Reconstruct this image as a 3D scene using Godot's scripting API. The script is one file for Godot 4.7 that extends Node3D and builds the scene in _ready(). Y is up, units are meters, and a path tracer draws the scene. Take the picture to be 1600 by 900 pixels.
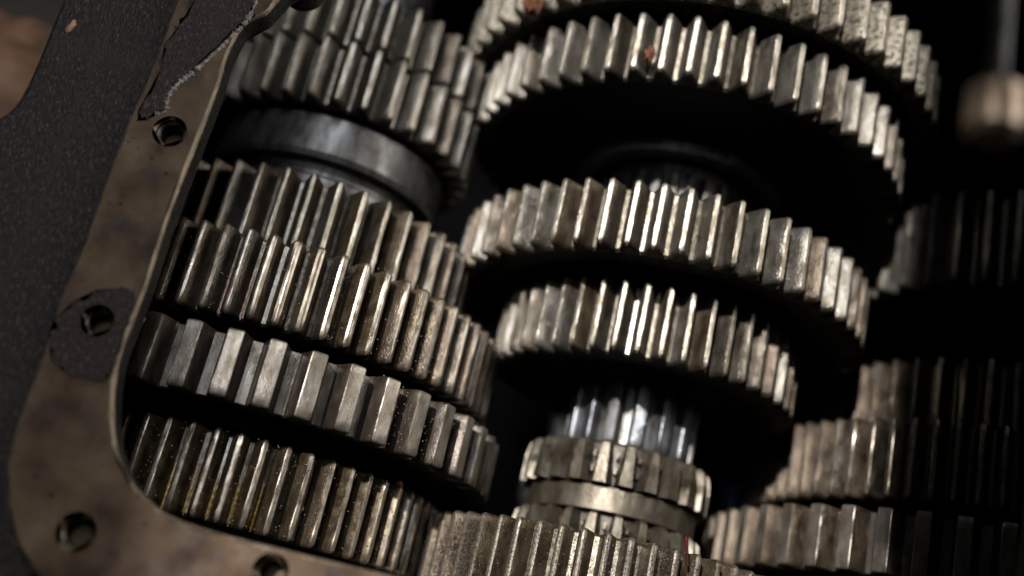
extends Node3D
# An opened gearbox, seen close. One length unit of the plan below is 0.4 m; shafts run along z, the flange lies level.
const S := 0.4
const RISE := 1.5
var rng := RandomNumberGenerator.new()
var M := {}
const LEFT := Vector2(-0.1945, -0.990)
const MID := Vector2(0.1375, -1.0)
const RIGHT := Vector2(0.5097, -1.0736)

func w(x: float, y: float, away: float) -> Vector3:
	return Vector3(S * x, S * (y + RISE), -S * away)

# ---------------------------------------------------------------- tagging
var taken := {}
func numbered(called: String) -> String:
	if not taken.has(called):
		taken[called] = 0
		return called
	taken[called] += 1
	return "%s_%03d" % [called, taken[called]]

func thing(called: String, label: String, category: String, at: Vector3, group := "") -> Node3D:
	var o := Node3D.new()
	o.name = numbered(called)
	add_child(o, true)
	o.position = at
	o.set_meta("label", label)
	o.set_meta("category", category)
	if group:
		o.set_meta("group", group)
	return o

func part(called: String, m: Mesh, mat: Material, parent: Node3D, xf := Transform3D()) -> MeshInstance3D:
	var o := MeshInstance3D.new()
	var n := 0
	var nm := called
	while parent.has_node(NodePath(nm)):
		n += 1
		nm = "%s_%03d" % [called, n]
	o.name = nm
	o.mesh = m
	if mat:
		o.material_override = mat
	parent.add_child(o, true)
	o.transform = xf
	return o

# ---------------------------------------------------------------- shapes
func tri(st: SurfaceTool, a: Vector3, b: Vector3, c: Vector3, out: Vector3) -> void:
	if (c - a).cross(b - a).dot(out) < 0.0:
		var t := b
		b = c
		c = t
	st.add_vertex(a)
	st.add_vertex(b)
	st.add_vertex(c)

func quad(st: SurfaceTool, a: Vector3, b: Vector3, c: Vector3, d: Vector3, out: Vector3) -> void:
	tri(st, a, b, c, out)
	tri(st, a, c, d, out)

func begin() -> SurfaceTool:
	var st := SurfaceTool.new()
	st.begin(Mesh.PRIMITIVE_TRIANGLES)
	return st

func done(st: SurfaceTool) -> ArrayMesh:
	st.generate_normals()
	return st.commit()

# profile: Vector2(radius, z); turned round z, sharp across the profile's corners
func lathe(prof: Array, n := 96, smooth_profile := false) -> ArrayMesh:
	var st := begin()
	for k in prof.size() - 1:
		var p: Vector2 = prof[k]
		var q: Vector2 = prof[k + 1]
		var nr := Vector2(-(q.y - p.y), q.x - p.x)   # outward for profiles listed from far z to near z on the outside
		st.set_smooth_group(1 if smooth_profile else k + 1)
		for i in n:
			var a0 := TAU * i / n
			var a1 := TAU * (i + 1) / n
			var c0 := Vector3(cos(a0), sin(a0), 0)
			var c1 := Vector3(cos(a1), sin(a1), 0)
			var mid := Vector3(cos((a0 + a1) / 2), sin((a0 + a1) / 2), 0)
			var out := mid * -nr.x + Vector3(0, 0, -nr.y)
			var A := c0 * p.x + Vector3(0, 0, p.y)
			var B := c1 * p.x + Vector3(0, 0, p.y)
			var C := c1 * q.x + Vector3(0, 0, q.y)
			var D := c0 * q.x + Vector3(0, 0, q.y)
			if p.x > 1e-7:
				tri(st, A, B, C, out)
			if q.x > 1e-7:
				tri(st, A, C, D, out)
	return done(st)

# one gear tooth, pointing along +x, centred on z
func tooth_mesh(rr: float, rt: float, n: int, width: float, land: float, root: float, bulge: float, tip_round: float, end_bevel: float, seed_: int) -> ArrayMesh:
	var r := RandomNumberGenerator.new()
	r.seed = seed_
	var hp := PI / n
	var a_root := hp * (1.0 - root)
	var a_tip := hp * land
	var h := rt - rr
	var pts: Array = []   # Vector2(radius, angle), angle > 0
	pts.append(Vector2(rr - h * 0.12, a_root + hp * root * 0.40))
	pts.append(Vector2(rr + h * 0.03, a_root + hp * root * 0.20))
	pts.append(Vector2(rr + h * 0.12, a_root))
	for t in [0.3, 0.5, 0.7]:
		pts.append(Vector2(lerpf(rr, rt, t), lerpf(a_root, a_tip, t) + bulge * hp * sin(PI * t)))
	var c := tip_round * h
	pts.append(Vector2(rt - c, lerpf(a_root, a_tip, 1.0 - c / h) + bulge * hp * sin(PI * c / h)))
	pts.append(Vector2(rt - c * 0.28, a_tip * 0.97 if tip_round < 0.2 else a_tip * 0.85))
	pts.append(Vector2(rt, maxf(a_tip - c * 0.8 / rt, a_tip * 0.35)))
	var full: Array = []
	for p in pts:
		full.append(Vector2(p.x, -p.y))
	if true:
		full.append(Vector2(rt + c * 0.06, 0.0))
	for k in range(pts.size() - 1, -1, -1):
		full.append(pts[k])
	var zs: Array = []
	var e := end_bevel
	var steps := 9
	zs.append([-width / 2, e])
	zs.append([-width / 2 + e * 0.35, e * 0.3])
	for k in steps:
		zs.append([lerpf(-width / 2 + e, width / 2 - e, k / float(steps - 1)), 0.0])
	zs.append([width / 2 - e * 0.35, e * 0.3])
	zs.append([width / 2, e])
	var rings: Array = []
	for zi in zs.size():
		var z: float = zs[zi][0]
		var inset: float = zs[zi][1]
		var ring := PackedVector3Array()
		for i in full.size():
			var p: Vector2 = full[i]
			var edge := clampf((p.x - rr) / h, 0.0, 1.0)
			var rad := p.x - inset * edge
			var ang := p.y
			if inset > 0.0:
				ang -= signf(ang) * minf(absf(ang) * 0.6, inset * 0.8 / rt)
			var worn := 0.0
			if edge > 0.8:
				worn = r.randfn(0.0, 0.004 * h)
				if r.randf() < 0.05:
					worn -= 0.022 * h
			elif edge > 0.2:
				ang += r.randfn(0.0, 0.003 * hp)
			rad += worn
			ring.append(Vector3(rad * cos(ang), rad * sin(ang), z))
		rings.append(ring)
	var st := begin()
	var crown := begin()
	var m := full.size()
	for k in rings.size() - 1:
		for i in m - 1:
			var a: Vector3 = rings[k][i]
			var b: Vector3 = rings[k][i + 1]
			var d: Vector3 = rings[k + 1][i]
			var cc: Vector3 = rings[k + 1][i + 1]
			var t := b - a
			var out := Vector3(t.y, -t.x, 0)
			var gi := i
			# fillet, flank, tip corner and land are smooth groups of their own
			var g := 1
			var j: int = i if i < m / 2 else m - 2 - i
			if j >= 2:
				g = 2
			if j >= 5:
				g = 3 if tip_round < 0.2 else 2
			if i >= m / 2:
				g += 4
			if j >= pts.size() - 1:
				g = 9
			var to := crown if j >= 7 or (j >= 6 and tip_round > 0.2) else st
			to.set_smooth_group(g)
			quad(to, a, b, cc, d, out)
	for s in [0, rings.size() - 1]:
		st.set_smooth_group(20 + s)
		var mid := Vector3.ZERO
		for p in rings[s]:
			mid += p
		mid /= m
		for i in m:
			tri(st, rings[s][i], rings[s][(i + 1) % m], mid, Vector3(0, 0, -1 if s == 0 else 1))
	st.generate_normals()
	crown.generate_normals()
	return crown.commit(st.commit())

func bar(a: Vector3, b: Vector3, r0: float, r1: float, n := 12) -> ArrayMesh:
	var st := begin()
	var d := (b - a).normalized()
	var u := d.cross(Vector3.UP if absf(d.y) < 0.9 else Vector3.RIGHT).normalized()
	var v := d.cross(u)
	st.set_smooth_group(1)
	for i in n:
		var p := u * cos(TAU * i / n) + v * sin(TAU * i / n)
		var q := u * cos(TAU * (i + 1) / n) + v * sin(TAU * (i + 1) / n)
		st.set_smooth_group(1)
		quad(st, a + p * r0, a + q * r0, b + q * r1, b + p * r1, p + q)
		st.set_smooth_group(2)
		tri(st, a, a + p * r0, a + q * r0, -d)
		st.set_smooth_group(3)
		tri(st, b, b + p * r1, b + q * r1, d)
	return done(st)

# flat plate: outline in (x, z) metres, top at y, with a rounded top edge
func plate(outline: PackedVector2Array, top: float, thick: float, edge: float, rough := 0.0) -> ArrayMesh:
	var o := outline
	if Geometry2D.is_polygon_clockwise(o):
		o.reverse()
	var n := o.size()
	var st := begin()
	var inset := PackedVector2Array()
	var nr: Array = []
	for i in n:
		var p := o[(i + n - 1) % n]
		var q := o[(i + 1) % n]
		var t := (q - p).normalized()
		nr.append(Vector2(t.y, -t.x))
		inset.append(o[i] - nr[i] * edge)
	var mid: PackedVector2Array = PackedVector2Array()
	for i in n:
		mid.append(o[i] - nr[i] * edge * 0.3)
	var up := func(p: Vector2, y: float) -> Vector3: return Vector3(p.x, y, p.y)
	var ind := Geometry2D.triangulate_polygon(inset)
	st.set_smooth_group(1)
	for k in range(0, ind.size(), 3):
		tri(st, up.call(inset[ind[k]], top), up.call(inset[ind[k + 1]], top), up.call(inset[ind[k + 2]], top), Vector3.UP)
	var ind2 := Geometry2D.triangulate_polygon(o)
	st.set_smooth_group(2)
	for k in range(0, ind2.size(), 3):
		tri(st, up.call(o[ind2[k]], top - thick), up.call(o[ind2[k + 1]], top - thick), up.call(o[ind2[k + 2]], top - thick), Vector3.DOWN)
	for i in n:
		var j := (i + 1) % n
		var side := Vector3(nr[i].x + nr[j].x, 0, nr[i].y + nr[j].y)
		st.set_smooth_group(3)
		quad(st, up.call(inset[i], top), up.call(inset[j], top), up.call(mid[j], top - edge * 0.3), up.call(mid[i], top - edge * 0.3), side + Vector3.UP * 2)
		quad(st, up.call(mid[i], top - edge * 0.3), up.call(mid[j], top - edge * 0.3), up.call(o[j], top - edge), up.call(o[i], top - edge), side + Vector3.UP)
		st.set_smooth_group(4)
		quad(st, up.call(o[i], top - edge), up.call(o[j], top - edge), up.call(o[j], top - thick), up.call(o[i], top - thick), side)
	return done(st)

# a plate drilled with round holes; each hole is [centre, radius]
func drilled_plate(outline: PackedVector2Array, holes: Array, top: float, thick: float, edge: float, sink: float) -> ArrayMesh:
	var o := outline.duplicate()
	if Geometry2D.is_polygon_clockwise(o):
		o.reverse()
	var n := o.size()
	var st := begin()
	var rim := begin()
	var wall := begin()
	var nr: Array = []
	for i in n:
		var t := (o[(i + 1) % n] - o[(i + n - 1) % n]).normalized()
		nr.append(Vector2(t.y, -t.x))
	var inset := PackedVector2Array()
	var mid := PackedVector2Array()
	for i in n:
		var wear := edge * rng.randf_range(0.75, 1.25)
		inset.append(o[i] - nr[i] * wear)
		mid.append(o[i] - nr[i] * wear * 0.3)
	var face: Array = Array(inset)
	var seg := 36
	for hole in holes:
		var c: Vector2 = hole[0]
		var r: float = hole[1] + sink
		var best := 0
		for i in face.size():
			if face[i].distance_to(c) < face[best].distance_to(c):
				best = i
		var a0: float = (face[best] - c).angle()
		var cut: Array = []
		for k in seg:
			var a := a0 - 0.0006 - (TAU - 0.0012) * k / (seg - 1)
			cut.append(c + Vector2(cos(a), sin(a)) * r)
		var side: Vector2 = (face[best] - c).normalized().orthogonal() * 2e-6
		var v: Vector2 = face[best]
		face[best] = v + side * (1.0 if (v + side).distance_to(cut[0]) < (v - side).distance_to(cut[0]) else -1.0)
		var back: Vector2 = v * 2.0 - face[best]
		for k in cut.size():
			face.insert(best + 1 + k, cut[k])
		face.insert(best + 1 + cut.size(), back)
		for k in seg:
			var b0 := TAU * k / seg
			var b1 := TAU * (k + 1) / seg
			var d0 := Vector3(cos(b0), 0, sin(b0))
			var d1 := Vector3(cos(b1), 0, sin(b1))
			var cc := Vector3(c.x, top, c.y)
			var r0: float = hole[1]
			rim.set_smooth_group(6)
			quad(rim, cc + d0 * r, cc + d1 * r, cc + d1 * r0 + Vector3.DOWN * sink, cc + d0 * r0 + Vector3.DOWN * sink, Vector3.UP - d0)
			wall.set_smooth_group(7)
			quad(wall, cc + d0 * r0 + Vector3.DOWN * sink, cc + d1 * r0 + Vector3.DOWN * sink, cc + d1 * r0 + Vector3.DOWN * thick, cc + d0 * r0 + Vector3.DOWN * thick, -d0)
	var up := func(p: Vector2, y: float) -> Vector3: return Vector3(p.x, y, p.y)
	var flat := PackedVector2Array(face)
	var ind := Geometry2D.triangulate_polygon(flat)
	if ind.is_empty():
		printerr("plate not triangulated")
	st.set_smooth_group(1)
	for k in range(0, ind.size(), 3):
		tri(st, up.call(flat[ind[k]], top), up.call(flat[ind[k + 1]], top), up.call(flat[ind[k + 2]], top), Vector3.UP)
	for i in n:
		var j := (i + 1) % n
		var side := Vector3(nr[i].x + nr[j].x, 0, nr[i].y + nr[j].y)
		rim.set_smooth_group(3)
		quad(rim, up.call(inset[i], top), up.call(inset[j], top), up.call(mid[j], top - edge * 0.3), up.call(mid[i], top - edge * 0.3), side + Vector3.UP * 2)
		quad(rim, up.call(mid[i], top - edge * 0.3), up.call(mid[j], top - edge * 0.3), up.call(o[j], top - edge), up.call(o[i], top - edge), side + Vector3.UP)
		wall.set_smooth_group(4)
		quad(wall, up.call(o[i], top - edge), up.call(o[j], top - edge), up.call(o[j], top - thick), up.call(o[i], top - thick), side)
	var low := Geometry2D.triangulate_polygon(o)
	st.set_smooth_group(2)
	for k in range(0, low.size(), 3):
		tri(st, up.call(o[low[k]], top - thick), up.call(o[low[k + 1]], top - thick), up.call(o[low[k + 2]], top - thick), Vector3.DOWN)
	st.generate_normals()
	rim.generate_normals()
	wall.generate_normals()
	return wall.commit(rim.commit(st.commit()))

func box(lo: Vector3, hi: Vector3) -> ArrayMesh:
	var st := begin()
	var c := (lo + hi) / 2
	var h := (hi - lo) / 2
	for ax in 3:
		for s in [-1.0, 1.0]:
			var nn := Vector3.ZERO
			nn[ax] = s
			var u := Vector3.ZERO
			u[(ax + 1) % 3] = h[(ax + 1) % 3]
			var v := Vector3.ZERO
			v[(ax + 2) % 3] = h[(ax + 2) % 3]
			var f := c + nn * h[ax]
			st.set_smooth_group(ax * 2 + (1 if s > 0 else 0))
			quad(st, f - u - v, f + u - v, f + u + v, f - u + v, nn)
	return done(st)

func smooth_line(p: Array, per := 6, closed := false) -> PackedVector2Array:
	var out := PackedVector2Array()
	var n := p.size()
	for i in (n if closed else n - 1):
		var a: Vector2 = p[(i + n - 1) % n] if closed or i > 0 else p[0]
		var b: Vector2 = p[i]
		var c: Vector2 = p[(i + 1) % n]
		var d: Vector2 = p[(i + 2) % n] if closed or i + 2 < n else p[n - 1]
		for k in per:
			out.append(b.cubic_interpolate(c, a, d, k / float(per)))
	if not closed:
		out.append(p[n - 1])
	return out

func plan(list: Array) -> Array:
	var out: Array = []
	for p in list:
		out.append(Vector2(S * p[0], -S * p[1]))
	return out

func lump(r: Vector3, seed_: int, amount := 0.3, n := 10) -> ArrayMesh:
	var nz := FastNoiseLite.new()
	nz.seed = seed_
	nz.frequency = 1.1
	var st := begin()
	st.set_smooth_group(1)
	var at := func(i: int, j: int) -> Vector3:
		var th := PI * i / n
		var ph := TAU * (j % (2 * n)) / (2 * n)
		var d := Vector3(sin(th) * cos(ph), cos(th), sin(th) * sin(ph))
		return d * r * (1.0 + amount * 2.0 * nz.get_noise_3dv(d * 1.3))
	for i in n:
		for j in 2 * n:
			var a: Vector3 = at.call(i, j)
			var b: Vector3 = at.call(i, j + 1)
			var c: Vector3 = at.call(i + 1, j + 1)
			var d: Vector3 = at.call(i + 1, j)
			if i > 0:
				tri(st, a, b, c, a + b + c)
			if i < n - 1:
				tri(st, a, c, d, a + c + d)
	return done(st)

# ---------------------------------------------------------------- materials
func noise_tex(kind: int, freq: float, oct: int, ramp: Array, size := 512, seed_ := 1, gain := 0.5, warp := 0.0) -> NoiseTexture2D:
	var nz := FastNoiseLite.new()
	nz.noise_type = kind
	nz.seed = seed_
	nz.frequency = freq
	nz.fractal_octaves = oct
	nz.fractal_gain = gain
	if warp > 0.0:
		nz.domain_warp_enabled = true
		nz.domain_warp_amplitude = warp
		nz.domain_warp_frequency = freq * 1.5
	var g := Gradient.new()
	var off := PackedFloat32Array()
	var col := PackedColorArray()
	for r in ramp:
		off.append(r[0])
		col.append(r[1])
	g.offsets = off
	g.colors = col
	var t := NoiseTexture2D.new()
	t.width = size
	t.height = size
	t.seamless = true
	t.seamless_blend_skirt = 0.15
	t.noise = nz
	t.color_ramp = g
	t.generate_mipmaps = false
	return t

func grey(v: float) -> Color:
	return Color(v, v, v)

func steel(called: String, tint: Color, tex: Texture2D, metallic: float, rough: float, rough_tex: Texture2D, bump: Texture2D, bump_cm: float, scale := Vector3(16, 16, 7), coat := 0.0) -> StandardMaterial3D:
	var m := StandardMaterial3D.new()
	m.resource_name = called
	m.albedo_color = tint
	m.albedo_texture = tex
	m.metallic = metallic
	m.roughness = rough
	m.roughness_texture = rough_tex
	m.uv1_triplanar = true
	m.uv1_world_triplanar = true
	m.uv1_scale = scale
	m.uv1_triplanar_sharpness = 4.0
	if bump:
		m.heightmap_enabled = true
		m.heightmap_texture = bump
		m.heightmap_scale = bump_cm
	if coat > 0.0:
		m.clearcoat_enabled = true
		m.clearcoat = coat
		m.clearcoat_roughness = 0.12
	return m

# fine cutter marks, scratches and small dark pits on machined iron
func scratches() -> ImageTexture:
	var r := RandomNumberGenerator.new()
	r.seed = 71
	var n := 1024
	var im := Image.create(n, n, false, Image.FORMAT_RGB8)
	im.fill(grey(0.90))
	for k in 900:
		var x := r.randf() * n
		var y := r.randf() * n
		var a := r.randfn(0.25, 0.35) if r.randf() < 0.8 else r.randf() * TAU
		var len_ := r.randf_range(10, 160)
		var v := clampf(0.90 + r.randfn(0.0, 0.09), 0.55, 1.0)
		for t in int(len_):
			im.set_pixel(posmod(int(x + cos(a) * t), n), posmod(int(y + sin(a) * t), n), grey(v))
	for k in 260:
		var cx := r.randi() % n
		var cy := r.randi() % n
		var rad := 1.0 + absf(r.randfn(0.0, 2.2))
		var v := r.randf_range(0.25, 0.6)
		for dx in range(-int(rad) - 1, int(rad) + 2):
			for dy in range(-int(rad) - 1, int(rad) + 2):
				if Vector2(dx, dy).length() < rad * r.randf_range(0.7, 1.1):
					im.set_pixel(posmod(cx + dx, n), posmod(cy + dy, n), grey(v))
	return ImageTexture.create_from_image(im)

func make_materials() -> void:
	var sx := FastNoiseLite.TYPE_SIMPLEX_SMOOTH
	var grime := noise_tex(sx, 0.012, 5, [[0.0, Color(0.50, 0.46, 0.41)], [0.38, Color(0.74, 0.71, 0.66)], [0.62, Color(0.88, 0.86, 0.83)], [1.0, Color(1, 1, 0.99)]], 1024, 3, 0.6, 12.0)
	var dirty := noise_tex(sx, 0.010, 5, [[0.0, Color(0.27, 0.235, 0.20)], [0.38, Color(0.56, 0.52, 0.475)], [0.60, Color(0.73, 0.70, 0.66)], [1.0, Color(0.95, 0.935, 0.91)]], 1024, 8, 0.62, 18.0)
	var pitted := noise_tex(FastNoiseLite.TYPE_SIMPLEX, 0.022, 4, [[0.0, Color(0.10, 0.09, 0.08)], [0.30, Color(0.14, 0.13, 0.12)], [0.37, Color(0.72, 0.69, 0.64)], [0.7, Color(0.85, 0.83, 0.79)], [1.0, Color(1, 1, 0.98)]], 1024, 21, 0.65, 6.0)
	var rgh := noise_tex(sx, 0.03, 4, [[0.0, grey(0.55)], [0.45, grey(0.8)], [1.0, grey(1.0)]], 512, 5, 0.6)
	var fine := noise_tex(FastNoiseLite.TYPE_SIMPLEX, 0.09, 4, [[0.0, grey(0.0)], [0.35, grey(0.35)], [0.65, grey(0.65)], [1.0, grey(1.0)]], 1024, 12, 0.7)
	var specks := noise_tex(FastNoiseLite.TYPE_CELLULAR, 0.06, 2, [[0.0, grey(1.0)], [0.10, grey(0.8)], [0.25, grey(0.35)], [1.0, grey(0.3)]], 1024, 14, 0.6)
	var cast := noise_tex(FastNoiseLite.TYPE_SIMPLEX, 0.05, 5, [[0.0, grey(0.0)], [0.5, grey(0.5)], [1.0, grey(1.0)]], 1024, 31, 0.65)
	var brown := noise_tex(sx, 0.008, 5, [[0.0, Color(0.36, 0.28, 0.22)], [0.28, Color(0.56, 0.47, 0.38)], [0.46, Color(0.68, 0.60, 0.50)], [0.66, Color(0.76, 0.69, 0.60)], [1.0, Color(0.90, 0.85, 0.78)]], 1024, 41, 0.52, 30.0)
	var paint := noise_tex(FastNoiseLite.TYPE_SIMPLEX, 0.028, 5, [[0.0, Color(0.34, 0.30, 0.28)], [0.4, Color(0.47, 0.44, 0.43)], [0.73, Color(0.58, 0.54, 0.53)], [0.83, Color(1.0, 0.97, 0.95)], [1.0, Color(1, 1, 1)]], 1024, 52, 0.65)
	M.tooth = steel("worn_steel", Color(0.46, 0.45, 0.435), grime, 0.80, 0.48, rgh, fine, 0.02)
	M.tooth_tan = steel("tan_steel", Color(0.43, 0.41, 0.385), dirty, 0.78, 0.48, rgh, fine, 0.022)
	M.tooth_dark = steel("oily_shade_dark_steel", Color(0.43, 0.385, 0.33), dirty, 0.60, 0.46, rgh, fine, 0.02)  # oily steel; on the right shaft it also darkens in place of shade
	M.tooth_oil = steel("wet_oily_steel", Color(0.42, 0.375, 0.31), dirty, 0.60, 0.42, rgh, specks, 0.012, Vector3(22, 22, 16), 0.35)
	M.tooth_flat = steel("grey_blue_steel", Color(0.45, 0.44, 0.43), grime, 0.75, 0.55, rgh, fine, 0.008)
	M.tooth_pit = steel("pitted_steel", Color(0.55, 0.53, 0.50), pitted, 0.7, 0.56, rgh, fine, 0.02, Vector3(18, 18, 14))
	M.crown = steel("ground_tip", Color(0.66, 0.645, 0.62), grime, 0.85, 0.50, rgh, fine, 0.012, Vector3(18, 18, 6))
	M.crown_flat = steel("worn_flat_tip", Color(0.54, 0.52, 0.50), grime, 0.75, 0.50, rgh, fine, 0.006, Vector3(18, 18, 6))
	M.crown_wet = steel("wet_tip", Color(0.60, 0.57, 0.54), grime, 0.8, 0.44, rgh, specks, 0.008, Vector3(24, 24, 14), 0.25)
	M.tooth_black = steel("blackened_steel", Color(0.20, 0.19, 0.18), dirty, 0.7, 0.45, rgh, fine, 0.01)
	M.crown_grit = steel("gritty_tip", Color(0.42, 0.39, 0.355), pitted, 0.45, 0.55, rgh, specks, 0.015, Vector3(42, 42, 30))
	M.tooth_grit = steel("gritty_steel", Color(0.38, 0.35, 0.315), pitted, 0.6, 0.5, rgh, specks, 0.015, Vector3(42, 42, 30))
	M.tooth_side = steel("dark_brown_side", Color(0.34, 0.31, 0.285), dirty, 0.6, 0.48, rgh, fine, 0.006)
	M.root = steel("oily_root", Color(0.46, 0.44, 0.41), grime, 0.85, 0.50, rgh, specks, 0.06, Vector3(26, 26, 20), 0.3)
	M.face = steel("shaded_gear_face", Color(0.13, 0.12, 0.11), dirty, 0.5, 0.5, rgh, fine, 0.01)  # near black, shade on the gear faces put into the colour
	M.blue = steel("dark_blued_steel", Color(0.42, 0.425, 0.44), grime, 0.8, 0.5, rgh, fine, 0.006)
	M.shaft = steel("bright_shaft", Color(0.46, 0.48, 0.52), grime, 0.85, 0.42, rgh, fine, 0.006)
	M.clutch = steel("brushed_clutch", Color(0.40, 0.38, 0.345), grime, 0.72, 0.48, rgh, fine, 0.008)
	M.clutch_dark = steel("clutch_floor", Color(0.26, 0.235, 0.20), grime, 0.5, 0.55, rgh, fine, 0.008)
	M.ring = steel("pale_highlight_ring", Color(0.62, 0.64, 0.69), grime, 0.9, 0.40, rgh, fine, 0.004)  # pale bluish tint stands in for a cool highlight on the rim
	M.flange = steel("machined_brown_iron", Color(0.385, 0.33, 0.27), brown, 0.0, 0.78, rgh, fine, 0.004, Vector3(6, 6, 6))
	M.casting = steel("dark_cast_iron", Color(0.295, 0.275, 0.268), paint, 0.0, 0.60, rgh, cast, 0.04, Vector3(26, 26, 10))
	M.inside = steel("oily_shade_black_casting", Color(0.10, 0.088, 0.08), dirty, 0.1, 0.6, rgh, cast, 0.05, Vector3(9, 9, 9))  # near black, puts the shade of recesses and inner walls into the colour
	var flecks := noise_tex(FastNoiseLite.TYPE_SIMPLEX, 0.12, 4, [[0.0, grey(0.25)], [0.34, grey(0.62)], [0.55, grey(0.95)], [1.0, grey(1.0)]], 1024, 61, 0.7)
	for m in [M.flange]:
		m.detail_enabled = true
		m.detail_albedo = flecks
		m.detail_blend_mode = BaseMaterial3D.BLEND_MODE_MUL
		m.detail_uv_layer = BaseMaterial3D.DETAIL_UV_2
		m.uv2_triplanar = true
		m.uv2_world_triplanar = true
		m.uv2_scale = Vector3(17, 17, 6)
	M.flange.detail_albedo = scratches()
	M.flange.uv2_scale = Vector3(11, 11, 11)
	M.residue = steel("dried_gasket", Color(0.315, 0.28, 0.262), paint, 0.0, 0.62, rgh, cast, 0.02, Vector3(24, 24, 12))
	M.casting.metallic_specular = 0.22
	M.residue.metallic_specular = 0.2
	M.flange.metallic_specular = 0.3
	M.sealant = steel("grey_sealant", Color(0.60, 0.58, 0.57), grime, 0.0, 0.6, rgh, cast, 0.05, Vector3(30, 30, 30))
	M.rust = steel("rust", Color(0.55, 0.33, 0.20), dirty, 0.0, 0.9, null, cast, 0.05, Vector3(40, 40, 40))
	M.brass = steel("aged_brass", Color(0.56, 0.50, 0.45), grime, 0.7, 0.5, rgh, null, 0.0)
	M.bench = steel("dark_bench", Color(0.20, 0.17, 0.15), brown, 0.0, 0.8, null, cast, 0.05, Vector3(3, 3, 3))
	M.cap = steel("blue_grey_paint", Color(0.30, 0.37, 0.56), grime, 0.1, 0.4, null, null, 0.0)
	M.chip = steel("tan_chip", Color(0.62, 0.47, 0.36), grime, 0.0, 0.7, null, null, 0.0)
	M.thread_red = steel("red_thread", Color(0.30, 0.05, 0.04), grime, 0.0, 0.5, null, null, 0.0)
	M.blob_brown = steel("blurred_brown", Color(0.56, 0.45, 0.38), brown, 0.0, 0.7, null, null, 0.0, Vector3(6, 6, 6))
	M.edge = steel("worn_edge", Color(0.44, 0.39, 0.33), grime, 0.5, 0.5, rgh, fine, 0.02)
	M.thread = steel("oily_thread", Color(0.33, 0.29, 0.235), grime, 0.4, 0.5, rgh, null, 0.0)
	var oil := StandardMaterial3D.new()
	oil.resource_name = "amber_oil"
	oil.albedo_color = Color(0.55, 0.42, 0.10)
	oil.roughness = 0.08
	oil.metallic_specular = 0.6
	M.oil = oil
	var drop := StandardMaterial3D.new()
	drop.resource_name = "oil_drop"
	drop.albedo_color = Color(0.42, 0.37, 0.30)
	drop.roughness = 0.06
	drop.metallic = 0.5
	M.drop = drop
	var pink := StandardMaterial3D.new()
	pink.resource_name = "reddish_oil"
	pink.albedo_color = Color(0.55, 0.28, 0.22)
	pink.roughness = 0.1
	pink.metallic_specular = 0.7
	M.pink = pink

# ---------------------------------------------------------------- a gear
# c: shaft, tip radius, near and far z (plan units), teeth, angle of one tooth, tooth look
func gear(called: String, label: String, group: String, c: Vector2, tip: float, near: float, far: float, teeth: int, phase: float, depth: float, look: Dictionary, mats: Array, bore := 0.05) -> Node3D:
	var zc := (near + far) / 2
	var wd := (far - near) * S
	var g := thing(called, label, "gear", w(c.x, c.y, zc), group)
	var rt := tip * S
	var rr := rt - depth * S
	var hw := wd / 2
	var e: float = look.get("bevel", 0.0012)
	var rb := bore * S
	var wr := maxf(rr * 0.86, rb * 1.3)
	var hub := minf(maxf(rb * 1.45, rr * 0.5), wr * 0.9)
	var ring := rr - e
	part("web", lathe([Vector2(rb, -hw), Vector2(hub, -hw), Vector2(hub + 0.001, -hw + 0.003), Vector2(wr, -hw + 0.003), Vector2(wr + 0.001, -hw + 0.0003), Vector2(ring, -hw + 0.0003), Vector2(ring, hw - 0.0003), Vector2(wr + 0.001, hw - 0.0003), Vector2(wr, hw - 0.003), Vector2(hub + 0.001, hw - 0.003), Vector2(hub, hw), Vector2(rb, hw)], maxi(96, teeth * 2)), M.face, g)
	part("tooth_gap_floor", lathe([Vector2(ring + 0.0001, -hw + 0.0003), Vector2(rr, -hw + e), Vector2(rr, hw - e), Vector2(ring + 0.0001, hw - 0.0003)], maxi(96, teeth * 3)), look.get("root", M.root), g)
	var shapes: Array = []
	for v in 4:
		shapes.append(tooth_mesh(rr, rt, teeth, wd, look.land, look.root_gap, look.bulge, look.round, e, hash(called + label) % 9973 + v * 17))
	for k in teeth:
		var a := phase + TAU * k / teeth + rng.randfn(0.0, 0.0012)
		var mat: Material = mats[rng.randi() % mats.size()]
		var t := part("tooth", shapes[rng.randi() % 4], null, g, Transform3D(Basis(Vector3(0, 0, 1), a), Vector3.ZERO))
		t.set_surface_override_material(0, mat)
		t.set_surface_override_material(1, look.get("crown", M.crown))
	return g

# droplets on the upper teeth of a gear, joined in one part
func droplets(g: Node3D, c: Vector2, tip: float, width: float, depth: float, a0: float, a1: float, count: int, size: float, mat: Material) -> void:
	var mm := MultiMesh.new()
	mm.transform_format = MultiMesh.TRANSFORM_3D
	var sp := SphereMesh.new()
	sp.radius = 1.0
	sp.height = 2.0
	sp.radial_segments = 8
	sp.rings = 5
	mm.mesh = sp
	mm.instance_count = count
	for i in count:
		var a := rng.randf_range(a0, a1)
		var r := (tip - depth * rng.randf_range(0.0, 0.08)) * S
		var s := size * rng.randf_range(0.4, 1.0)
		mm.set_instance_transform(i, Transform3D(Basis(Vector3(0, 0, 1), a).scaled_local(Vector3(s * 0.5, s, s)), Vector3(r * cos(a), r * sin(a), rng.randf_range(-0.48, 0.48) * width * S)))
	var o := MultiMeshInstance3D.new()
	o.name = "oil_droplets"
	o.multimesh = mm
	o.material_override = mat
	o.set_meta("kind", "stuff")
	g.add_child(o, true)

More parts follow.
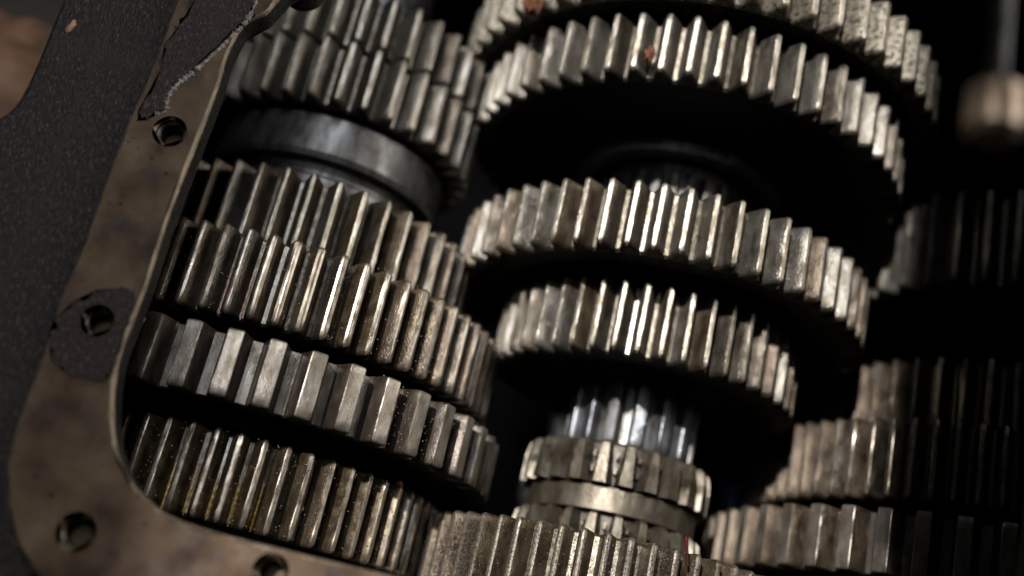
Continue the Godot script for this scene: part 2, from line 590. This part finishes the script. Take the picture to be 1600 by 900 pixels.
func _ready() -> void:
	rng.seed = 20
	# ---------------- camera
	var cam := Camera3D.new()
	cam.name = "camera"
	add_child(cam)
	cam.transform = Transform3D(Basis(Vector3(0.973534, 0.075391, -0.215749), Vector3(-0.228542, 0.321148, -0.919039), Vector3(0.0, 0.944023, 0.329879)), w(0, 0, 0))
	cam.near = 0.02
	cam.far = 20.0
	cam.fov = 29.07
	var lens := CameraAttributesPhysical.new()
	lens.frustum_focal_length = 46.28
	lens.frustum_focus_distance = 0.333
	lens.exposure_aperture = 5.0
	lens.frustum_near = 0.02
	lens.frustum_far = 20.0
	cam.attributes = lens
	cam.current = true
	# ---------------- surroundings: a dim workshop, so only a faint cool ambience
	var we := WorldEnvironment.new()
	we.name = "environment"
	var env := Environment.new()
	env.background_mode = Environment.BG_COLOR
	env.background_color = Color(0.035, 0.042, 0.052).linear_to_srgb()
	env.background_energy_multiplier = 0.25
	env.tonemap_mode = Environment.TONE_MAPPER_LINEAR
	env.tonemap_exposure = 2.5
	env.sdfgi_enabled = true
	env.ssao_enabled = true
	env.ssil_enabled = true
	we.environment = env
	add_child(we)
	# ---------------- sun, high on the left and from the far side, through a gap between unseen boards
	var key := DirectionalLight3D.new()
	key.name = "sun"
	add_child(key)
	key.look_at_from_position(Vector3.ZERO, Vector3(0.323, -0.893, 0.313), Vector3(0, 0, -1))
	key.light_energy = 1.05
	key.light_angular_distance = 1.8
	key.light_color = Color(1.0, 0.995, 0.985)
	key.sky_mode = DirectionalLight3D.SKY_MODE_LIGHT_ONLY
	key.shadow_enabled = true
	# unseen soft cool light from above, placed to light the left gears
	var overhead := AreaLight3D.new()
	overhead.name = "unseen_overhead_light"
	overhead.area_size = Vector2(0.30, 0.90)
	add_child(overhead)
	overhead.look_at_from_position(w(-0.18, 1.50, 1.40), w(-0.15, -0.85, 0.35), Vector3(0, 0, -1))
	overhead.light_energy = 0.46
	overhead.light_color = Color(0.95, 0.975, 1.0)
	overhead.area_range = 6.0
	overhead.shadow_enabled = true
	# unseen weaker light low on the right, reaches gears beside the flange
	var side := AreaLight3D.new()
	side.name = "unseen_right_light"
	side.area_size = Vector2(0.35, 0.50)
	add_child(side)
	side.look_at_from_position(w(1.25, 0.10, 0.95), w(-0.20, -0.80, 0.35), Vector3.UP)
	side.light_energy = 0.19
	side.light_color = Color(1.0, 0.98, 0.95)
	side.area_range = 6.0
	side.shadow_enabled = true
	make_materials()
	unseen_shade_board()
	housing()
	gears()
	shafts()
	loose_things()

# boards out of view, placed to shade both sides of the sunlit band
func unseen_shade_board() -> void:
	var slope := 0.362
	var y0 := S * (1.75 + RISE)
	var y1 := S * (0.30 + RISE)
	var lo := S * (-0.155 - slope * 2.55)
	var hi := S * (0.334 - slope * 1.208)
	for p in [[Vector3(-2.0, y0, -1.6), Vector3(lo, y0 + 0.012, 1.2)], [Vector3(hi, y1, -1.2), Vector3(0.9, y1 + 0.008, -S * 0.565)], [Vector3(hi + S * 0.026, y1, -S * 0.5645), Vector3(0.9, y1 + 0.008, -S * 0.49)], [Vector3(hi, y1, -S * 0.4895), Vector3(0.9, y1 + 0.008, 0.5)]]:  # notch in the right board is cut to let sun reach the stop
		var o := part("unseen_shade_board", box(p[0], p[1]), M.bench, self)
		o.set_meta("kind", "structure")
		o.set_meta("label", "dark board out of view above, placed to shade the gears to either side")

func housing() -> void:
	# ---------------- bench
	var bench := part("workbench_ground", box(Vector3(-1.6, -0.03, -1.6), Vector3(1.6, 0.0, 1.2)), M.bench, self)
	bench.set_meta("kind", "structure")
	bench.set_meta("label", "dark workbench top beneath the open gearbox casing")
	var h := thing("gearbox_casing", "open cast iron gearbox casing with a worn brown drilled flange round its mouth", "casing", Vector3.ZERO)
	var top := S * (-0.72 + RISE)
	var inner := smooth_line(plan([[-0.200, 0.475], [-0.204, 0.452], [-0.213, 0.438], [-0.218, 0.426], [-0.222, 0.416], [-0.229, 0.410], [-0.235, 0.402], [-0.2375, 0.390], [-0.239, 0.374], [-0.2375, 0.345], [-0.2385, 0.30], [-0.240, 0.25], [-0.2385, 0.20], [-0.239, 0.165], [-0.2395, 0.146], [-0.237, 0.127], [-0.231, 0.106], [-0.223, 0.088], [-0.213, 0.074], [-0.201, 0.064], [-0.184, 0.055], [-0.167, 0.051], [-0.14, 0.049], [-0.10, 0.0485], [-0.05, 0.048], [0.05, 0.048], [0.30, 0.048], [0.340, 0.058], [0.360, 0.09], [0.372, 0.14], [0.376, 0.25], [0.376, 0.69]]), 4)
	var outer := plan([[0.46, 0.69], [0.46, -0.03], [0.0, -0.03], [-0.19, -0.03], [-0.246, 0.001], [-0.2615, 0.015], [-0.275, 0.036], [-0.285, 0.06], [-0.2885, 0.091], [-0.2885, 0.14], [-0.2905, 0.18], [-0.2885, 0.215], [-0.290, 0.262], [-0.290, 0.307], [-0.2875, 0.347], [-0.288, 0.41], [-0.287, 0.475]])
	var ring := inner.duplicate()
	for p in outer:
		ring.append(p)
	var hole_at := plan([[-0.2595, 0.307], [-0.2615, 0.163], [-0.229, 0.030], [-0.106, 0.0335]])
	var hole_r := [0.0040, 0.0038, 0.0042, 0.0038]
	var holes: Array = []
	for i in 4:
		holes.append([hole_at[i], hole_r[i]])
	var fl := part("sealing_flange", drilled_plate(ring, holes, top, S * 0.020, 0.0010, 0.0008), null, h)
	fl.set_surface_override_material(0, M.flange)
	fl.set_surface_override_material(1, M.edge)
	fl.set_surface_override_material(2, M.inside)  # inner wall darkened by colour for the shade below the flange
	for i in 4:
		var th: Array = []
		for k in 18:
			th.append(Vector2(hole_r[i] - 0.0001, 0.0004 + k * 0.0011))
			th.append(Vector2(hole_r[i] - 0.0007, 0.00095 + k * 0.0011))
		th.append(Vector2(0.0, 0.0203))
		part("bolt_hole_thread", lathe(th, 32), M.thread, h, Transform3D(Basis(Vector3.RIGHT, PI / 2), Vector3(hole_at[i].x, top - 0.0014, hole_at[i].y)))
	# ---------------- dark cast shoulder outside the crease, and the walls
	var shoulder: Array = plan([[-0.2855, 0.70], [-0.2865, 0.41], [-0.286, 0.347], [-0.2885, 0.307], [-0.2885, 0.262], [-0.287, 0.215], [-0.289, 0.18], [-0.287, 0.14], [-0.287, 0.091], [-0.2835, 0.06], [-0.2735, 0.036], [-0.26, 0.0165], [-0.246, 0.003], [-0.18, -0.028], [0.46, -0.028], [0.46, -0.07], [-0.25, -0.07], [-0.40, -0.02], [-0.50, 0.08], [-0.50, 0.24], [-0.455, 0.268], [-0.398, 0.281], [-0.379, 0.291], [-0.371, 0.308], [-0.3695, 0.345], [-0.370, 0.40], [-0.370, 0.70]])
	var sm := smooth_line(shoulder, 3, true)
	part("cast_shoulder", plate(sm, top - S * 0.006, S * 0.05, 0.0016), M.casting, h)
	var floor_y := S * (-1.42 + RISE)
	var under := top - S * 0.056 - 0.0003
	# outer wall below the shoulder, following its outline
	var rim_line := smooth_line(plan([[-0.248, -0.068], [-0.399, -0.018], [-0.497, 0.081], [-0.497, 0.239], [-0.453, 0.266], [-0.400, 0.2785], [-0.376, 0.290], [-0.3685, 0.308], [-0.367, 0.345], [-0.3675, 0.40], [-0.3675, 0.70]]), 5)
	var band := PackedVector2Array(rim_line)
	for k in range(rim_line.size() - 1, -1, -1):
		var t := (rim_line[mini(k + 1, rim_line.size() - 1)] - rim_line[maxi(k - 1, 0)]).normalized()
		var q := Vector2(-t.y, t.x) * 0.0025
		band.append(rim_line[k] + (q if q.x > 0.0 or k < 8 else -q))
	part("side_wall", plate(band, under, under, 0.0003), M.casting, h)
	part("end_wall", box(Vector3(S * -0.439, 0.0, -S * 0.046), Vector3(S * 0.86, under - 0.001, S * 0.026)), M.inside, h)
	part("side_wall", box(Vector3(S * 0.82, 0.0, -S * 0.70), Vector3(S * 0.86, under, -S * 0.0465)), M.inside, h)
	part("end_wall", box(Vector3(S * -0.37, 0.0, -S * 0.74), Vector3(S * 0.86, top - 0.004, -S * 0.701)), M.inside, h)
	part("casing_floor", box(Vector3(S * -0.438, 0.004, -S * 0.699), Vector3(S * 0.818, floor_y, -S * 0.048)), M.inside, h)
	part("deck", box(Vector3(S * 0.4615, under, -S * 0.70), Vector3(S * 0.86, top - 0.003, S * 0.012)), M.inside, h)
	# boss behind the notch in the flange
	part("screw_boss", lathe([Vector2(0.0, -0.009), Vector2(0.0055, -0.009), Vector2(0.0065, -0.008), Vector2(0.0065, 0.009), Vector2(0.0, 0.009)], 40), M.inside, h, Transform3D(Basis(Vector3.RIGHT, PI / 2), Vector3(S * -0.2135, top - 0.011, -S * 0.470)))
	# ---------------- dried gasket and sealant left on the flange
	var res := smooth_line(plan([[-0.2335, 0.436], [-0.2345, 0.408], [-0.2415, 0.392], [-0.250, 0.3735], [-0.259, 0.357], [-0.2665, 0.3445], [-0.2695, 0.331], [-0.2670, 0.322], [-0.273, 0.318], [-0.2795, 0.312], [-0.2835, 0.316], [-0.2825, 0.333], [-0.2835, 0.364], [-0.280, 0.387], [-0.2785, 0.40], [-0.2755, 0.42], [-0.275, 0.436]]), 5)
	var r2 := PackedVector2Array()
	for p in res:
		r2.append(p + Vector2(rng.randfn(0, 0.0006), rng.randfn(0, 0.0006)))
	part("gasket_residue", plate(r2, top + 0.00025, 0.0005, 0.0002), M.residue, h)
	var low := smooth_line(plan([[-0.2865, 0.150], [-0.283, 0.168], [-0.270, 0.181], [-0.257, 0.186], [-0.2445, 0.189], [-0.2425, 0.17], [-0.2415, 0.1485], [-0.241, 0.134], [-0.250, 0.124], [-0.264, 0.126], [-0.279, 0.130]]), 5, true)
	var l2 := PackedVector2Array()
	for p in low:
		l2.append(p + Vector2(rng.randfn(0, 0.0007), rng.randfn(0, 0.0007)))
	var keyhole := PackedVector2Array()
	for k in 33:
		var a := 0.03 + (TAU - 0.06) * k / 32.0
		keyhole.append(hole_at[1] + Vector2(cos(a), sin(a)) * 0.0043)
	keyhole.append(hole_at[1] + Vector2(0.03, -0.0001))
	keyhole.append(hole_at[1] + Vector2(0.03, 0.0001))
	part("gasket_residue", plate(Geometry2D.clip_polygons(l2, keyhole)[0], top + 0.0002, 0.0004, 0.00015), M.residue, h)
	# broken bead of sealant along the residue's edge
	var bead := smooth_line(plan([[-0.2315, 0.436], [-0.2335, 0.408], [-0.2405, 0.391], [-0.249, 0.3725], [-0.258, 0.356], [-0.2655, 0.344], [-0.2688, 0.331], [-0.2672, 0.3215], [-0.2735, 0.3175]]), 26)
	var st := begin()
	var side := 6
	st.set_smooth_group(1)
	var prev: Array = []
	var broken := FastNoiseLite.new()
	broken.seed = 4
	broken.frequency = 0.11
	for i in bead.size():
		var p := bead[i]
		var t := (bead[mini(i + 1, bead.size() - 1)] - bead[maxi(i - 1, 0)]).normalized()
		var nn := Vector2(t.y, -t.x)
		var wd := 0.0009 * clampf(0.6 + broken.get_noise_1d(i * 2.0) * 1.3 + rng.randfn(0, 0.16), 0.05, 1.6)
		var jit := rng.randfn(0, 0.0001)
		var cur: Array = []
		for k in side:
			var a := PI * k / (side - 1)
			cur.append(Vector3(p.x + nn.x * (cos(a) * wd + jit), top + 0.0001 + sin(a) * wd * 0.45, p.y + nn.y * (cos(a) * wd + jit)))
		if prev:
			for k in side - 1:
				quad(st, prev[k], prev[k + 1], cur[k + 1], cur[k], Vector3.UP + Vector3(nn.x, 0, nn.y) * (1.0 - 2.0 * k / float(side - 2)))
		prev = cur
	part("sealant_bead", done(st), M.sealant, h)

func gears() -> void:
	var gl := "gears stacked along the left shaft"
	var gm := "gears stacked along the middle shaft"
	var gr := "gears stacked along the right shaft"
	var std := {"land": 0.19, "root_gap": 0.20, "bulge": 0.05, "round": 0.035}
	var round_ := {"crown": M.crown_wet, "land": 0.30, "root_gap": 0.24, "bulge": 0.10, "round": 0.16}
	var flat := {"crown": M.crown_flat, "root": M.tooth_flat, "land": 0.40, "root_gap": 0.34, "bulge": 0.03, "round": 0.06, "bevel": 0.0007}
	var sharp := {"land": 0.17, "root_gap": 0.20, "bulge": 0.03, "round": 0.06}
	var dull := {"crown": M.tooth_black, "land": 0.20, "root_gap": 0.34, "bulge": 0.05, "round": 0.07}
	var grimy := {"crown": M.crown_grit, "land": 0.26, "root_gap": 0.28, "bulge": 0.06, "round": 0.12}
	var slim := {"crown": M.crown_wet, "land": 0.22, "root_gap": 0.22, "bulge": 0.05, "round": 0.06}
	# left shaft, from the near end to the far end
	var g := gear("spur_gear", "oil-wet fine gear at the lower left beside the flange corner, yellow oil in its gaps", gl, LEFT, 0.1759, 0.0616, 0.1283, 61, 1.1066, 0.0165, slim, [M.tooth_oil, M.tooth_oil, M.tooth_dark])
	droplets(g, LEFT, 0.1759, 0.0667, 0.0165, 0.2, 2.1, 420, 0.00024, M.drop)
	oil_films(g, LEFT, 0.1759 - 0.0158, 0.0667, 61, 1.1066, range(-7, 0), M.oil, 0.00038)
	g = gear("spur_gear", "coarse gear with wide flat-topped teeth, low in the stack on the left shaft", gl, LEFT, 0.2161, 0.1428, 0.1932, 44, 0.5245, 0.0180, flat, [M.tooth_side])
	droplets(g, LEFT, 0.2161, 0.0504, 0.022, 0.1, 1.0, 300, 0.00026, M.drop)
	g = gear("spur_gear", "brown oil-wet gear with round-tipped teeth, directly above the coarse flat-toothed gear", gl, LEFT, 0.1990, 0.2070, 0.2764, 67, 1.1395, 0.0175, round_, [M.tooth_dark, M.tooth_dark, M.tooth_oil, M.tooth_tan])
	droplets(g, LEFT, 0.1990, 0.0694, 0.0175, 0.2, 1.9, 260, 0.00024, M.drop)
	oil_films(g, LEFT, 0.199 - 0.0168, 0.0694, 67, 1.1395, [-5, -4], M.pink, 0.0003)
	gear("spur_gear", "smaller gear with pointed teeth and shiny V-shaped gaps, just below the dark collar", gl, LEFT, 0.1555, 0.2772, 0.3507, 44, 1.0316, 0.0215, sharp, [M.tooth_dark, M.tooth_tan, M.tooth])
	gear("pinion_gear", "pinion at the top left above the dark collar, the nearer of two that touch", gl, LEFT, 0.1305, 0.4300, 0.4915, 34, 1.120, 0.0180, std, [M.tooth_tan, M.tooth])
	gear("pinion_gear", "greyer pinion at the top edge, behind the pinion that faces the dark collar", gl, LEFT, 0.1290, 0.4925, 0.5480, 34, 1.112, 0.0180, std, [M.tooth, M.tooth, M.tooth_tan])
	# middle shaft
	g = gear("spur_gear", "speckled oily brown gear cut by the bottom edge, in front of the dog clutch", gm, MID, 0.1677, 0.0580, 0.1217, 59, 1.7255, 0.0165, grimy, [M.tooth_dark, M.tooth_grit])
	droplets(g, MID, 0.1677, 0.0637, 0.0165, 0.8, 2.8, 520, 0.00024, M.drop)
	gear("spur_gear", "smallest gear on the middle shaft, over the splined neck of the dog clutch", gm, MID, 0.1408, 0.2715, 0.3351, 46, 1.7636, 0.0165, std, [M.tooth_tan, M.tooth_dark, M.tooth])
	gear("spur_gear", "large gear in the centre with thin bright tooth tips, just below the blue ring", gm, MID, 0.1936, 0.3427, 0.4017, 56, 1.7578, 0.0175, std, [M.tooth_tan, M.tooth, M.tooth_dark])
	gear("spur_gear", "larger gear above the dark blue ring, second from the top on the middle shaft", gm, MID, 0.2109, 0.4937, 0.5510, 57, 1.8599, 0.0180, std, [M.tooth, M.tooth, M.tooth_tan])
	gear("spur_gear", "largest gear at the top edge with black-pitted teeth at its right", gm, MID, 0.2372, 0.5587, 0.6120, 59, 0.6022, 0.0185, std, [M.tooth_pit])
	# right shaft; its darker teeth deepen the shade by colour
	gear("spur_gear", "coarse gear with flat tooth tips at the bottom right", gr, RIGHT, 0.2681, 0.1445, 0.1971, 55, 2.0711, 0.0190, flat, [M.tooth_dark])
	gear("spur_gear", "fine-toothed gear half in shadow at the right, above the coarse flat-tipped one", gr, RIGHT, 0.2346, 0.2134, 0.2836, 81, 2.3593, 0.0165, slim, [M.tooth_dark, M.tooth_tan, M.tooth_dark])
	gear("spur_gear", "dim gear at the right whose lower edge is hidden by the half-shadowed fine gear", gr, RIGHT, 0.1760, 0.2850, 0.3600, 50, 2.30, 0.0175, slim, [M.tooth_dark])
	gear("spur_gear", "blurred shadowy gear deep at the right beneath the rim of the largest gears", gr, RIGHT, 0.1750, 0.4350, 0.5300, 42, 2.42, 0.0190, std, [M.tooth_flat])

# thin ridges of oil lying in the gaps between teeth
func oil_films(g: Node3D, _c: Vector2, rad: float, width: float, teeth: int, phase: float, gaps: Array, mat: Material, thick: float) -> void:
	for k in gaps:
		var a: float = phase + TAU * (-k + 0.5) / teeth
		var st := begin()
		st.set_smooth_group(1)
		var r := rad * S
		var n := 26
		var prev: Array = []
		for i in n + 1:
			var z := lerpf(-0.05, 0.485, i / float(n)) * width * S
			var t := thick * (0.5 + 0.5 * sin(PI * i / float(n))) * rng.randf_range(0.55, 1.3)
			var cur: Array = []
			for j in 5:
				var b := PI * j / 4.0
				cur.append(Vector3(r + t * 0.8 * sin(b), cos(b) * t, z))
			if prev:
				for j in 4:
					quad(st, prev[j], prev[j + 1], cur[j + 1], cur[j], Vector3(1, 0.6 - 0.4 * j, 0))
			prev = cur
		part("oil_film", done(st), mat, g, Transform3D(Basis(Vector3(0, 0, 1), a), Vector3.ZERO))

func splines(parent: Node3D, rr: float, rt: float, n: int, width: float, zoff: float, phase: float, mats: Array, called := "spline") -> void:
	var shape := tooth_mesh(rr * S, rt * S, n, width * S, 0.40, 0.38, 0.02, 0.08, 0.0006, 77)
	for k in n:
		var t := part(called, shape, null, parent, Transform3D(Basis(Vector3(0, 0, 1), phase + TAU * k / n), Vector3(0, 0, zoff * S)))
		var mat: Material = mats[rng.randi() % mats.size()]
		t.set_surface_override_material(0, mat)
		t.set_surface_override_material(1, mat)

func shafts() -> void:
	# left shaft: plain, with a turned collar between the gears
	var s := thing("gear_shaft", "dark left shaft that carries the stacked gears beside the flange", "shaft", w(LEFT.x, LEFT.y, 0.35))
	part("journal", lathe([Vector2(0.0, -0.35 * S), Vector2(0.0495 * S, -0.35 * S), Vector2(0.0495 * S, 0.29 * S), Vector2(0, 0.29 * S)], 48), M.shaft, s)
	part("hub", lathe([Vector2(0.05 * S, -0.022 * S), Vector2(0.0985 * S, -0.022 * S), Vector2(0.100 * S, -0.020 * S), Vector2(0.101 * S, -0.001 * S), Vector2(0.05 * S, -0.001 * S)], 96), M.blue, s)
	var c := thing("spacer_collar", "smooth dark blue-grey steel collar between the pinion and the pointed-tooth gear", "collar", w(LEFT.x, LEFT.y, 0.406))
	part("collar_ring", lathe([Vector2(0.05 * S, -0.021 * S), Vector2(0.105 * S, -0.021 * S), Vector2(0.108 * S, -0.018 * S), Vector2(0.1085 * S, 0.016 * S), Vector2(0.1065 * S, 0.021 * S), Vector2(0.094 * S, 0.022 * S), Vector2(0.092 * S, 0.028 * S), Vector2(0.092 * S, 0.031 * S), Vector2(0.05 * S, 0.031 * S)], 128), M.blue, c)
	# middle shaft with splines
	s = thing("splined_shaft", "bright splined middle shaft rising out of the dog clutch", "shaft", w(MID.x, MID.y, 0.30))
	part("core", lathe([Vector2(0.0, -0.36 * S), Vector2(0.0495 * S, -0.36 * S), Vector2(0.0495 * S, 0.26 * S), Vector2(0.0, 0.26 * S)], 48), M.blue, s)
	splines(s, 0.0488, 0.0600, 15, 0.062, 0.0575, 1.62, [M.shaft, M.shaft, M.blue])
	# synchro ring in front of the second gear
	c = thing("synchronizer_ring", "dark blue thin ring with a toothed sleeve in the shadow below the second gear", "ring", w(MID.x, MID.y, 0.46))
	part("rim", lathe([Vector2(0.085 * S, -0.031 * S), Vector2(0.100 * S, -0.031 * S), Vector2(0.1015 * S, -0.029 * S), Vector2(0.1015 * S, -0.024 * S), Vector2(0.099 * S, -0.021 * S), Vector2(0.085 * S, -0.021 * S), Vector2(0.085 * S, -0.031 * S)], 128), M.ring, c)
	part("sleeve", lathe([Vector2(0.05 * S, -0.030 * S), Vector2(0.073 * S, -0.030 * S), Vector2(0.073 * S, 0.05 * S), Vector2(0.05 * S, 0.05 * S)], 64), M.blue, c)
	splines(c, 0.0725, 0.0800, 30, 0.036, 0.006, 1.55, [M.tooth_flat, M.blue], "sleeve_tooth")
	# dog clutch: two toothed rims with a polished groove between
	c = thing("dog_clutch", "brown steel dog clutch sleeve with two rows of wedge teeth and a polished groove", "clutch", w(MID.x - 0.006, MID.y, 0.165))
	part("body", lathe([Vector2(0.05 * S, -0.047 * S), Vector2(0.065 * S, -0.047 * S), Vector2(0.0668 * S, -0.044 * S), Vector2(0.0668 * S, 0.006 * S), Vector2(0.0668 * S, 0.044 * S), Vector2(0.065 * S, 0.046 * S), Vector2(0.05 * S, 0.046 * S)], 96), M.clutch_dark, c)
	part("groove_band", lathe([Vector2(0.066 * S, -0.0070 * S), Vector2(0.0735 * S, -0.0070 * S), Vector2(0.0755 * S, -0.0060 * S), Vector2(0.0755 * S, 0.0138 * S), Vector2(0.0745 * S, 0.0145 * S), Vector2(0.066 * S, 0.0145 * S)], 128), M.clutch, c)
	var dog := dog_tooth(0.0660, 0.0845, 0.0075, 0.0150, 0.037)
	var peg := box(Vector3(0.0665 * S, -0.0011 * S, -0.0026 * S), Vector3(0.0745 * S, 0.0011 * S, 0.0026 * S))
	for k in 24:
		var a := TAU * k / 24.0 + 1.60
		var b := Basis(Vector3(0, 0, 1), a)
		part("dog_tooth", dog, M.clutch, c, Transform3D(b, Vector3(0, 0, -0.0265 * S)))
		part("dog_tooth", dog, M.clutch, c, Transform3D(b, Vector3(0, 0, 0.0340 * S)))
		var b2 := Basis(Vector3(0, 0, 1), a + TAU / 48.0)
		for z in [-0.034, -0.021, 0.026, 0.039]:
			part("detent_peg", peg, M.clutch, c, Transform3D(b2, Vector3(0, 0, z * S)))
	# right shaft
	s = thing("gear_shaft", "dim right shaft carrying the half-shadowed gears", "shaft", w(RIGHT.x, RIGHT.y, 0.35))
	part("journal", lathe([Vector2(0.0, -0.35 * S), Vector2(0.0495 * S, -0.35 * S), Vector2(0.0495 * S, 0.30 * S), Vector2(0.0, 0.30 * S)], 48), M.face, s)  # journal darkened by colour, stands in for the shade there

# wedge tooth of the clutch: narrow and thin at the far end, wide at the near end, notched in both sides
func dog_tooth(r0: float, r1: float, w0: float, w1: float, len_: float) -> ArrayMesh:
	var st := begin()
	var zs := [-0.5, -0.42, -0.12, 0.0, 0.12, 0.5]
	var hs := [0.72, 0.9, 1.0, 1.0, 1.0, 1.0]
	var ws := [0.62, 0.74, 0.88, 0.66, 0.92, 1.0]
	var prev: Array = []
	for i in zs.size():
		var z: float = zs[i] * len_ * S
		var hw: float = lerpf(w0, w1, zs[i] + 0.5) * 0.5 * S * ws[i] * 1.15
		var top: float = lerpf(r0, r1, hs[i]) * S
		var mid: float = lerpf(r0, r1, hs[i] * 0.55) * S
		var tw: float = lerpf(w0, w1, zs[i] + 0.5) * 0.5 * S * 0.72
		var cur := [Vector3(r0 * S, -lerpf(w0, w1, zs[i] + 0.5) * 0.56 * S, z), Vector3(mid, -hw, z), Vector3(top, -minf(tw, hw), z), Vector3(top, minf(tw, hw), z), Vector3(mid, hw, z), Vector3(r0 * S, lerpf(w0, w1, zs[i] + 0.5) * 0.56 * S, z)]
		if prev:
			for k in 5:
				st.set_smooth_group(i * 8 + k)
				var e: Vector3 = cur[k + 1] - cur[k]
				quad(st, prev[k], prev[k + 1], cur[k + 1], cur[k], Vector3(e.y, -e.x, 0))
		if i == 0 or i == zs.size() - 1:
			st.set_smooth_group(100 + i)
			for k in 4:
				tri(st, cur[0], cur[k + 1], cur[k + 2 if k < 4 else 0], Vector3(0, 0, -1 if i == 0 else 1)) if k < 4 else null
		prev = cur
	return done(st)

func single(called: String, label: String, category: String, m: Mesh, mat: Material, at: Vector3, turn := Basis()) -> void:
	var o := MeshInstance3D.new()
	o.name = numbered(called)
	o.mesh = m
	o.material_override = mat
	add_child(o, true)
	o.transform = Transform3D(turn, at)
	o.set_meta("label", label)
	o.set_meta("category", category)

func loose_things() -> void:
	single("rust_flake", "crumbly orange-brown rust flake stuck on the largest gear's left teeth", "flake", lump(Vector3(0.0035, 0.0028, 0.0045), 5, 0.5), M.rust, w(-0.0385, -0.8400, 0.5555))
	single("rust_flake", "small tan dirt flake stuck on the top teeth of the second gear", "flake", lump(Vector3(0.0016, 0.0016, 0.0028), 9, 0.5), M.rust, w(0.0677, -0.8040, 0.5100))
	single("paint_speck", "tiny orange-red speck on the far end of the lower left fine gear", "speck", lump(Vector3(0.0011, 0.0009, 0.0012), 15, 0.4), M.rust, w(-0.0515, -0.8910, 0.1283))
	single("blue_cap", "small blurred blue-grey cap in the dark gap right of the dog clutch", "cap", lathe([Vector2(0.0, -0.006), Vector2(0.0050, -0.006), Vector2(0.0062, -0.0045), Vector2(0.0062, 0.005), Vector2(0.005, 0.006), Vector2(0.0, 0.006)], 32), M.cap, w(0.2752, -1.15, 0.232))
	single("paint_chip", "small tan paint chip lying on the dark casting at the top left", "chip", lump(Vector3(0.0009, 0.0004, 0.0021), 25, 0.4), M.chip, w(-0.3556, -0.7255, 0.372), Basis(Vector3.UP, -0.3))
	single("red_thread", "dark red thread caught on the bottom gear near its right end", "thread", bar(Vector3(-0.0012, 0.0022, -0.0035), Vector3(0.0012, 0.0004, 0.0045), 0.0008, 0.0003, 8), M.thread_red, w(0.1711, -0.8350, 0.1215))
	# a rail at the far right edge with a turned stop on it
	var k := thing("shift_rail", "thin oily rail with a blurred turned brass stop at the far right edge", "rail", w(0.1975, -0.440, 0.2905))
	part("stop_collar", lathe([Vector2(0.0, -0.0056), Vector2(0.0040, -0.0056), Vector2(0.0050, -0.0046), Vector2(0.0052, -0.002), Vector2(0.0050, -0.0017), Vector2(0.0052, -0.0014), Vector2(0.0052, 0.0040), Vector2(0.0040, 0.0054), Vector2(0.0, 0.0054)], 64), M.brass, k)
	part("rod", bar(Vector3(0, 0, -0.30), Vector3(0, 0, -0.005), 0.0019, 0.0019, 24), M.inside, k)
	# blurred thing beyond the casing
	var b := thing("brown_blob", "blurred rounded brown pad behind the casing at the top left", "blob", w(-0.60, -1.10, 0.36))
	part("blob", lump(Vector3(0.062, 0.07, 0.075), 3, 0.12, 16), M.blob_brown, b)
